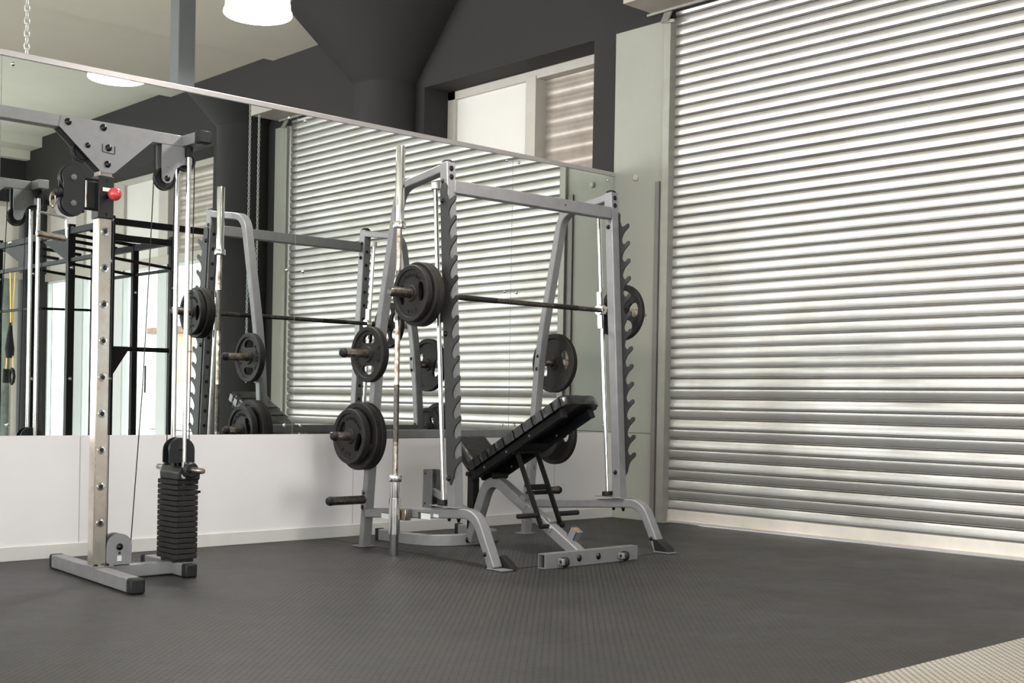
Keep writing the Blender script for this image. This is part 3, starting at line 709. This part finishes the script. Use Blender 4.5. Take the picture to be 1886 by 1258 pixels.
# rear bow foot
b = MB(); pts = [(-2.345, -.27, .037), (-2.345, -.42, .037), (-2.335, -.56, .037), (-2.29, -.68, .037), (-2.20, -.745, .037), (-2.07, -.765, .037), (-1.92, -.745, .037), (-1.80, -.68, .037), (-1.755, -.56, .037), (-1.745, -.42, .037), (-1.745, -.30, .037)]
sm = []
for i in range(len(pts)-1):
    p0 = Vector(pts[max(i-1, 0)]); p1 = Vector(pts[i]); p2 = Vector(pts[i+1]); p3 = Vector(pts[min(i+2, len(pts)-1)])
    for k in range(4):
        u = k/4; sm.append(.5*((2*p1)+(p2-p0)*u+(2*p0-5*p1+4*p2-p3)*u*u+(3*p1-p0-3*p2+p3)*u**3))
sm.append(Vector(pts[-1]))
b.sweep(sm, (0, 0, 1), .068, .045); bow = b.build('rear_foot', silver, B, .006)
for x, y in ((-2.345, -.27), (-1.745, -.30)):
    b = MB(); b.box(x-.025, x+.025, y-.0, y+.028, .002, .074); b.build('end_cap', rubber, bow, .004)
for x in (-2.10, -1.99): bolt(bow, (x, -.788, .038), (0, -1, 0), .014, .009)
# rear gas-post bracket behind the seat
b = MB(); b.box(bx-.045, bx-.040, -.47, -.385, .20, .43); b.box(bx+.04, bx+.045, -.47, -.385, .20, .43); b.box(bx-.045, bx+.045, -.39, -.385, .20, .43); b.box(bx-.045, bx+.045, -.47, -.385, .198, .203)
rb_ = b.build('rear_bracket', silver_dark, B, .002)
for z in (.225, .405): bolt(rb_, (bx-.045, -.405, z), (-1, 0, 0), .005, .002)
b = MB(); b.sweep([(bx, -.42, .30), (bx, -.85, .17)], (1, 0, 0), .04, .035); b.build('rear_strut', silver, B, .003)
b = MB(); b.sweep([(bx, -.80, .10), (bx, -.80, .41)], (1, 0, 0), .05, .05); b.build('seat_post', black_steel, B, .003)
# padded back rest
ang = math.atan2(.401, -.736); dv = Vector((0, math.cos(ang), math.sin(ang))); nv = Vector((0, math.sin(ang)*1.0, -math.cos(ang)))
if nv.z < 0: nv = -nv
low = Vector((bx, -.915, .478)); high = Vector((bx, -1.672, .872))
def pad(name, a, c_, wid, thk, parent, m, tape=False, n=26):
    """cushion from a to c_ (centre line), rounded corners, puffed top"""
    d = (c_-a); L_ = d.length; d = d.normalized(); s = Vector((1, 0, 0)); nn = d.cross(s).normalized()
    if nn.z < 0: nn = -nn
    b = MB(); rng = random.Random(5); nx = 14; rows = []
    def hw(t):
        e = min(t, 1-t)*L_; r = .05
        return wid/2-(r-math.sqrt(max(0, r*r-(r-e)**2)) if e < r else 0)
    vs = []; m_ = 2*(nx+1)
    for i in range(n+1):
        t_ = i/n; t2 = (1-math.cos(math.pi*t_))/2*.6+t_*.4; h = hw(t2); c = a+d*L_*t2; ring = []
        for j in range(nx+1):
            q = -1+2*j/nx; ed = min(1, (1-abs(q))*wid/.05, min(t2, 1-t2)*L_/.03+.12)
            hgt = thk*.5*(.45+.55*math.sqrt(max(0, min(1, ed)))) + rng.uniform(-.0016, .0016)
            ring.append(c+s*q*h+nn*hgt)
        for j in range(nx, -1, -1):
            q = -1+2*j/nx; ring.append(c+s*q*h*.985-nn*thk*.5)
        vs += ring
    fs = [(i*m_+j, i*m_+(j+1) % m_, (i+1)*m_+(j+1) % m_, (i+1)*m_+j) for i in range(n) for j in range(m_)]
    fs += [tuple(range(m_))[::-1], tuple(n*m_+j for j in range(m_))]
    b.add(vs, fs); return b.build(name, m, parent, smooth=60), d, nn
bk, dd, nn = pad('backrest_pad', low, high, .285, .062, B, vinyl)
# strips of tape wound around the torn pad
for tt_, sk in ((.04, .02), (.10, -.03), (.18, .04), (.27, -.02), (.36, .03), (.47, -.04), (.56, .02), (.66, .05), (.76, -.03), (.86, .03), (.94, -.02)):
    c = low+(high-low)*tt_; q = MB(); w2_ = .146; h2 = .0335
    pp = [c+Vector((-w2_, 0, 0))-nn*h2, c+Vector((-w2_, 0, 0))+nn*h2*.55, c+Vector((-w2_*.75, 0, 0))+nn*h2*1.02+dd*sk*.3, c+Vector((w2_*.75, 0, 0))+nn*h2*1.02+dd*sk, c+Vector((w2_, 0, 0))+nn*h2*.55+dd*sk, c+Vector((w2_, 0, 0))-nn*h2+dd*sk]
    q.sweep(pp, dd, .045, .0015); q.build('tape_wrap', vinyl, bk)
# steel rails under the pad
for x in (bx-.105, bx+.105):
    q = MB(); q.sweep([Vector((x, low.y, low.z))-nn*.055-dd*.035, Vector((x, high.y, high.z))-nn*.055-dd*.075], (1, 0, 0), .032, .045); rl = q.build('rail', black_steel, B, .003)
    q = MB(); e = Vector((x, high.y, high.z))-nn*.055-dd*.07; q.sweep([e-dd*.006, e+dd*.012], (1, 0, 0), .036, .05); q.build('rail_cap', rubber, rl, .002)
    for f in (.12, .36, .60): 
        c = low+(high-low)*f; bolt(rl, (x-.016, c.y-nn.y*.055, c.z-nn.z*.055), (-1, 0, 0), .006, .004, m=silver_dark)
q = MB(); c = low+(high-low)*.46-nn*.075; q.obox((bx, c.y, c.z), .24, .10, .01, Matrix.Rotation(R(-28), 3, 'X')); q.build('support_plate', black_steel, B)
q = MB(); q.cyl((bx-.14, -.905, .432), (bx+.14, -.905, .432), .014, 14); q.build('hinge_pin', black_steel, B)
q = MB(); q.cyl((bx-.05, -1.03, .425), (bx+.05, -1.03, .425), .018, 14); q.build('hinge_roller', black_steel, B)
# ladder brace
for x in (bx-.085, bx+.065):
    q = MB(); q.sweep([(x, -1.262, .575), (x, -1.46, .185)], (1, 0, 0), .010, .032); q.build('brace_arm', black_steel, B, .002)
q = MB(); q.cyl((bx-.12, -1.262, .572), (bx+.085, -1.262, .572), .013, 14); q.build('brace_rod', black_steel, B)
q = MB(); q.sweep([(bx-.085, -1.36, .382), (bx+.065, -1.36, .382)], (0, 1, 0), .012, .03); q.sweep([(bx-.085, -1.345, .352), (bx+.065, -1.345, .352)], (0, 1, 0), .02, .014); q.build('brace_rung', black_steel, B, .002)
for x0, x1 in ((bx-.23, bx-.085), (bx+.065, bx+.235)):
    q = MB(); q.lathe([(0, 0), (.0125, .001), (.014, .004), (.014, abs(x1-x0)-.004), (0, abs(x1-x0))], (x0, -1.43, .235), (1, 0, 0), 16); q.build('handle_grip', rubber, B)
q = MB(); q.cyl((bx-.095, -1.465, .175), (bx+.085, -1.465, .175), .012, 14); q.build('brace_axle', black_steel, B)
# seat pad
s0 = Vector((bx+.01, -.73, .63)); s1 = Vector((bx+.01, -.93, .45))
stp, _, _ = pad('seat_pad', s0, s1, .25, .07, B, vinyl)
q = MB(); q.sweep([s0+Vector((0, 0, -.05)), s1+Vector((0, 0, -.05))], (1, 0, 0), .10, .02); q.build('seat_frame', black_steel, B)
# thin rubber mat beneath the machine
m_ = MB(); m_.box(-2.58, -1.34, -1.70, -.05, .0, .003); tag(m_.build('rubber_mat', floor_m), 'thin black rubber mat under the squat machine and bench', 'floor mat')

# ================================================================ CABLE MACHINE
C = thing('cable_machine', 'silver and chrome cable pulley machine with black weight stack at the left', 'cable machine', (-4.43, -.9, 0))
PX, PY = -4.435, -.90
b = MB(); b.sweep([(-4.405, -.395, .036), (-4.437, -.90, .036), (-4.465, -1.335, .036)], (0, 0, 1), .062, .062); fb = b.build('front_base', silver, C, .004)
for (x, y), (x2, y2) in (((-4.401, -.365), (-4.405, -.40)), ((-4.468, -1.385), (-4.463, -1.33))):
    b = MB(); b.sweep([(x, y, .034), (x2, y2, .034)], (0, 0, 1), .068, .068); b.build('end_cap', rubber, fb, .01)
b = MB(); b.sweep([(-4.41, -.90, .036), (-4.03, -.90, .036)], (0, 0, 1), .06, .055); b.build('base_spine', silver, C, .004)
b = MB(); b.sweep([(-4.035, -.62, .034), (-4.05, -1.03, .034)], (0, 0, 1), .058, .055); rbase = b.build('rear_base', silver, C, .004)
for y0, y1 in ((-.575, -.62), (-1.025, -1.075)):
    b = MB(); b.sweep([(-4.035-(.015 if y0 < -1 else 0), y0, .033), (-4.035-(.015 if y0 < -1 else 0), y1, .033)], (0, 0, 1), .064, .06); b.build('end_cap', rubber, rbase, .008)
b = MB(); b.box(PX-.031, PX+.031, PY-.031, PY+.031, .067, 1.88); post = b.build('post', post_chrome, C, .004)
b = MB(); b.box(PX-.045, PX+.055, PY-.06, PY+.06, .067, .073); b.build('post_foot', silver, post, .001)
for x, y in ((-4.46, -.945), (-4.41, -.95)): bolt(post, (x, y, .073), (0, 0, 1), .011, .009)
for k in range(10):
    z = 1.59-k*.1655
    if z < .2: break
    q = MB(); q.lathe([(.019, 0), (.018, .0035), (.0105, .004), (.0085, .001), (.0085, .0008)], (PX, PY-.031, z), (0, -1, 0), 18); q.build('hole_rim', chrome, post)
    q = MB(); q.lathe([(.0088, 0), (.0088, .0022), (0, .0023)], (PX, PY-.031, z), (0, -1, 0), 14); q.build('pin_hole', ink, post)
# top beam
b = MB(); b.box(-6.2, -4.03, -.93, -.87, 2.032, 2.085); tbm = b.build('top_beam', silver, C, .003)
b = MB(); b.box(-4.06, -4.0, -1.055, -.76, 2.034, 2.086); tcr = b.build('top_cross', silver, C, .003)
b = MB(); b.box(-4.062, -3.998, -1.10, -1.05, 2.032, 2.088); b.build('end_cap', rubber, tcr, .005)
gp = [(-4.647, 2.085), (-4.211, 2.085), (-4.211, 2.035), (-4.401, 1.858), (-4.46, 1.858), (-4.657, 2.035)]
for y0, y1 in ((-.936, -.931), (-.869, -.864)):
    b = MB(); b.prism([(x, 0, z) for x, z in gp], (0, y0, 0), (0, y1, 0)); gs = b.build('gusset_plate', silver, C)
    if y0 < -.9:
        for x, z, r in ((-4.618, 2.059, .013), (-4.454, 2.059, .013), (-4.526, 1.968, .010), (-4.428, 1.971, .013), (-4.432, 1.896, .013)): bolt(gs, (x, -.936, z), (0, -1, 0), r, .009)
        q = MB(); q.tube([(-4.457, -.9365, 1.985), (-4.457, -.9365, 1.953), (-4.453, -.9365, 1.95), (-4.402, -.9365, 1.945), (-4.398, -.9365, 1.948), (-4.398, -.9365, 1.982)], .002, 6); q.build('slot_mark', ink, gs)
b = MB(); b.sweep([(-4.652, -.90, 2.03), (-4.462, -.90, 1.86)], (0, 1, 0), .05, .004); b.build('gusset_web', black_steel, C)  # black strip standing for the shadow between the two gusset plates
def pulley(parent, x, y, z, r, name='pulley', axis=(0, 1, 0)):
    b = MB(); b.lathe([(.0, -.010), (r*.25, -.012), (r*.35, -.007), (r*.75, -.007), (r*.86, -.012), (r, -.012), (r*.93, -.002), (r*.93, .002), (r, .012), (r*.86, .012), (r*.75, .007), (r*.35, .007), (r*.25, .012), (0, .010)], (x, y, z), axis, 36)
    return b.build(name, plastic, parent)
pulley(C, -4.535, -.90, 1.945, .05); 
# hanging pulley bracket
bp_ = [(-4.162, 2.032), (-4.010, 2.032), (-4.006, 1.955), (-4.035, 1.951), (-4.065, 1.942), (-4.085, 1.925), (-4.097, 1.90), (-4.104, 1.872), (-4.116, 1.856), (-4.135, 1.850), (-4.152, 1.857), (-4.160, 1.875)]
for y in (-.928, -.877):
    b = MB(); b.prism([(x, 0, z) for x, z in bp_], (0, y, 0), (0, y+.005, 0)); pb = b.build('pulley_bracket', silver, C)
    if y < -.9:
        for x, z in ((-4.133, 1.873), (-4.025, 1.973)): bolt(pb, (x, y, z), (0, -1, 0), .0115, .008)
        q = MB(); q.lathe([(.0035, 0), (.0035, .0015), (0, .0016)], (-4.13, y, 1.925), (0, -1, 0), 10); q.build('rivet', silver_dark, pb)
pulley(C, -4.133, -.90, 1.873, .054); pulley(C, -4.03, -.90, 1.975, .052)
# guide rods and cables
for x, y, zt_ in ((-4.03, -.943, 2.03), (-4.03, -.833, 2.03)):
    b = MB(); b.cyl((x, y, .06), (x, y, zt_), .0115, 18); rd = b.build('guide_rod', chrome, C)
    b = MB(); b.cyl((x, y, 1.985), (x, y, 2.032), .019, 16); b.build('rod_clamp', black_steel, rd)
def cable(pts, r=.0026): 
    b = MB(); b.tube(pts, r, 8); return b.build('cable', ink, C)
cable([(-4.187, -.90, 1.873), (-4.20, -.90, 1.5), (-4.225, -.90, .9), (-4.272, -.90, .15)])
cable([(-4.079, -.90, 1.87), (-4.098, -.90, .62)]); cable([(-3.978, -.90, 1.97), (-3.982, -.90, .62)])
cable([(-4.185, -.90, 2.03), (-4.187, -.90, 1.88)])
cable([(-4.400, -.94, 1.64), (-4.402, -.93, .15)]); cable([(-4.585, -.90, 1.95), (-4.583, -.92, 1.86)])
# low pulley housing
for y in (-.935, -.875):
    pts_ = [(-4.404, .07), (-4.404, .158)]+[(-4.343-.061*math.cos(a), .158+.055*math.sin(a)) for a in [math.pi*i/12 for i in range(13)]]+[(-4.282, .158), (-4.284, .07)]
    b = MB(); b.prism([(x, 0, z) for x, z in pts_[1:]+[pts_[0]]], (0, y, 0), (0, y+.005, 0)); lp = b.build('low_pulley_plate', silver, C)
    if y < -.9:
        bolt(lp, (-4.342, y, .152), (0, -1, 0), .013, .009)
        q = MB(); q.lathe([(.006, 0), (.006, .0015), (0, .0016)], (-4.342, y, .124), (0, -1, 0), 12); q.build('hole', ink, lp)
        q = MB()
        for k in range(4): q.box(-4.353, -4.332, y-.0008, y, .088+k*.0062, .0925+k*.0062)
        q.build('print_mark', white_label, lp)
pulley(C, -4.343, -.903, .152, .056)
b = MB(); b.box(-4.395, -4.29, -.93, -.88, .066, .09); b.build('pulley_mount', black_steel, C)
# sliding carriage on the post
b = MB(); b.box(PX-.037, PX+.037, PY-.038, PY+.038, 1.648, 1.842); cr = b.build('carriage', plastic, C, .004)
q = MB(); q.box(PX-.018, PX+.020, PY-.039, PY-.038, 1.772, 1.789); q.build('label_sticker', white_label, cr, label='small white label')
q = MB(); q.cyl((PX+.004, PY-.038, 1.752), (PX+.004, PY-.085, 1.752), .011, 16); q.build('knob_stem', boltm, cr)
q = MB(); q.lathe([(.0, -.03)]+[(.03*math.sin(a), -.03*math.cos(a)) for a in [math.pi*i/14 for i in range(1, 14)]]+[(0, .03)], (PX+.006, PY-.112, 1.752), (0, -1, 0), 28); q.build('red_knob', red, cr, label='round red pull knob')
for z in (1.822, 1.668): bolt(cr, (PX, PY-.038, z), (0, -1, 0), .006, .002)
b = MB()
b.box(-4.53, PX-.035, -.905, -.895, 1.688, 1.812); b.build('arm_plate', plastic, C)
b = MB(); b.tube([(-4.55, -.93, 1.818), (PX-.03, -.93, 1.818)], .006, 10); b.build('arm_rod', boltm, C)
b = MB(); b.tube([(-4.55, -.93, 1.684), (PX-.03, -.93, 1.684)], .006, 10); b.build('arm_rod', boltm, C)
b = MB(); b.cyl((-4.53, -.93, 1.69), (-4.53, -.93, 1.81), .008, 12); b.build('arm_pin', chrome, C)
# swivelling double pulley head
def figure8(y0, y1):
    P = []
    for i in range(13): a = -math.pi*.15+math.pi*1.3*i/12; P.append((-4.603+.052*math.cos(a), 1.812+.052*math.sin(a)))
    for i in range(13): a = math.pi*.85+math.pi*1.3*i/12; P.append((-4.603+.052*math.cos(a), 1.694+.052*math.sin(a)))
    return P
for y0 in (-.975, -.925):
    P = figure8(0, 0); b = MB(); b.prism([(x, 0, z) for x, z in P], (0, y0, 0), (0, y0+.006, 0)); hd_ = b.build('pulley_cheek', plastic, C)
    if y0 < -.95:
        for z in (1.810, 1.695): 
            q = MB(); q.lathe([(.014, 0), (.014, .004), (.009, .005), (.009, .012), (0, .013)], (-4.603, y0, z), (0, -1, 0), 6); q.build('axle_nut', silver_dark, hd_)
pulley(C, -4.603, -.947, 1.812, .056); pulley(C, -4.603, -.947, 1.694, .056)
b = MB(); b.box(-4.558, -4.545, -.96, -.915, 1.66, 1.835); b.build('swivel_hinge', black_steel, C, .003)
# weight stack
for k in range(15):
    z = .078+k*.0252
    b = MB(); x0, x1, y0, y1 = -4.0925, -3.9675, -.985, -.79; h = .0215; c_ = .014
    P = [(x0, y0+c_*2.2), (x0+c_*.6, y0), (x1-c_, y0), (x1, y0+c_), (x1, y1-c_), (x1-c_, y1), (x0+c_, y1), (x0, y1-c_)]
    b.prism([(x, y, 0) for x, y in P], (0, 0, z), (0, 0, z+h)); b.build('stack_plate', stack_iron, C, .0025)
b = MB(); b.box(-4.08, -3.98, -.96, -.82, .06, .082); b.build('stack_cushion', rubber, C, .004)
b = MB(); b.cyl((-3.968, -.93, .388), (-3.944, -.95, .392), .006, 10); b.build('selector_pin', boltm, C)
b = MB(); b.prism([(-4.085, 0, .452), (-3.975, 0, .452), (-3.972, 0, .49), (-3.99, 0, .515), (-4.07, 0, .515), (-4.088, 0, .49)], (0, -1.0, 0), (0, -.81, 0)); hc = b.build('stack_head', plastic, C, .006)
for s_ in (-1, 1):
    y = -.905+s_*.105
    q = MB(); q.lathe([(.0, -.012), (.036, -.012), (.038, -.006), (.038, .006), (.03, .012), (0, .012)], (-4.03, y, .500), (0, s_, 0), 24); q.build('peg_collar', plastic, hc)
    q = MB(); q.lathe([(0, 0), (.014, 0), (.014, .112), (.012, .118), (0, .12)], (-4.03, y, .502), (0, s_, .0), 18); q.build('add_on_peg', worn_chrome, hc)
q = MB(); q.lathe([(.014, 0), (.014, .0012), (0, .0013)], (-4.06, -1.0, .474), (0, -1, 0), 12); q.build('rivet', chrome, hc)
for y in (-.935, -.872):
    pts_ = [(-4.036-.066*math.cos(a), .590+.062*math.sin(a)) for a in [math.pi*i/12 for i in range(13)]]+[(-3.97, .532), (-4.102, .532)]
    b = MB(); b.prism([(x, 0, z) for x, z in pts_], (0, y, 0), (0, y+.006, 0)); bl = b.build('lift_pulley_plate', plastic, C)
    if y < -.9: bolt(bl, (-4.045, y, .60), (0, -1, 0), .009, .004, m=plastic)
pulley(C, -4.03, -.90, .595, .056)
b = MB(); b.box(-4.07, -3.99, -.92, -.88, .512, .54); b.build('lift_mount', boltm, C)
# handle with snap hook and rubber ball, hanging from the pulley head
H = thing('d_shaped_pull_grip', 'chrome D-shaped pull handle hanging from the upper pulley of the cable machine', 'pull handle', (-4.69, -.95, 1.70))
q = MB(); q.lathe([(.0, -.024)]+[(.024*math.sin(a), -.024*math.cos(a)) for a in [math.pi*i/10 for i in range(1, 10)]]+[(0, .024)], (-4.664, -.955, 1.740), (0, 0, 1), 20); q.build('stop_ball', rubber, H)
q = MB(); q.tube([(-4.688+.012*math.cos(a), -.955, 1.702+.032*math.sin(a)) for a in [2*math.pi*i/16 for i in range(17)]], .0042, 8); q.tube([(-4.675, -.955, 1.735), (-4.690, -.955, 1.722)], .006, 8); q.build('snap_hook', worn_chrome, H)
q = MB(); q.prism([(-4.722, 0, 1.636), (-4.664, 0, 1.628), (-4.684, 0, 1.672), (-4.694, 0, 1.672)], (0, -.957, 0), (0, -.953, 0)); q.build('hanger_plate', chrome, H, .001)
q = MB(); q.tube(fillet([(-4.757, -.955, 1.541), (-4.749, -.955, 1.643), (-4.627, -.955, 1.628), (-4.623, -.955, 1.540)], .018, 6), .0052, 10); q.build('bow', chrome, H)
q = MB(); q.lathe([(.011, 0), (.0145, .002), (.0145, .128), (.011, .13)], (-4.757, -.955, 1.547), (.13, 0, -.012), 20); q.build('grip', worn_chrome, H)

def shift(o, dx, dy, dz=0): o.location = (o.location[0]+dx, o.location[1]+dy, o.location[2]+dz)
for o in [SM, BAR]+PLATES: shift(o, -.066, -.064)
shift(B, -.012, -.024); shift(C, .033, .02); shift(H, .033, .02)
for o in bpy.data.objects:
    if '_o' in o: del o['_o']
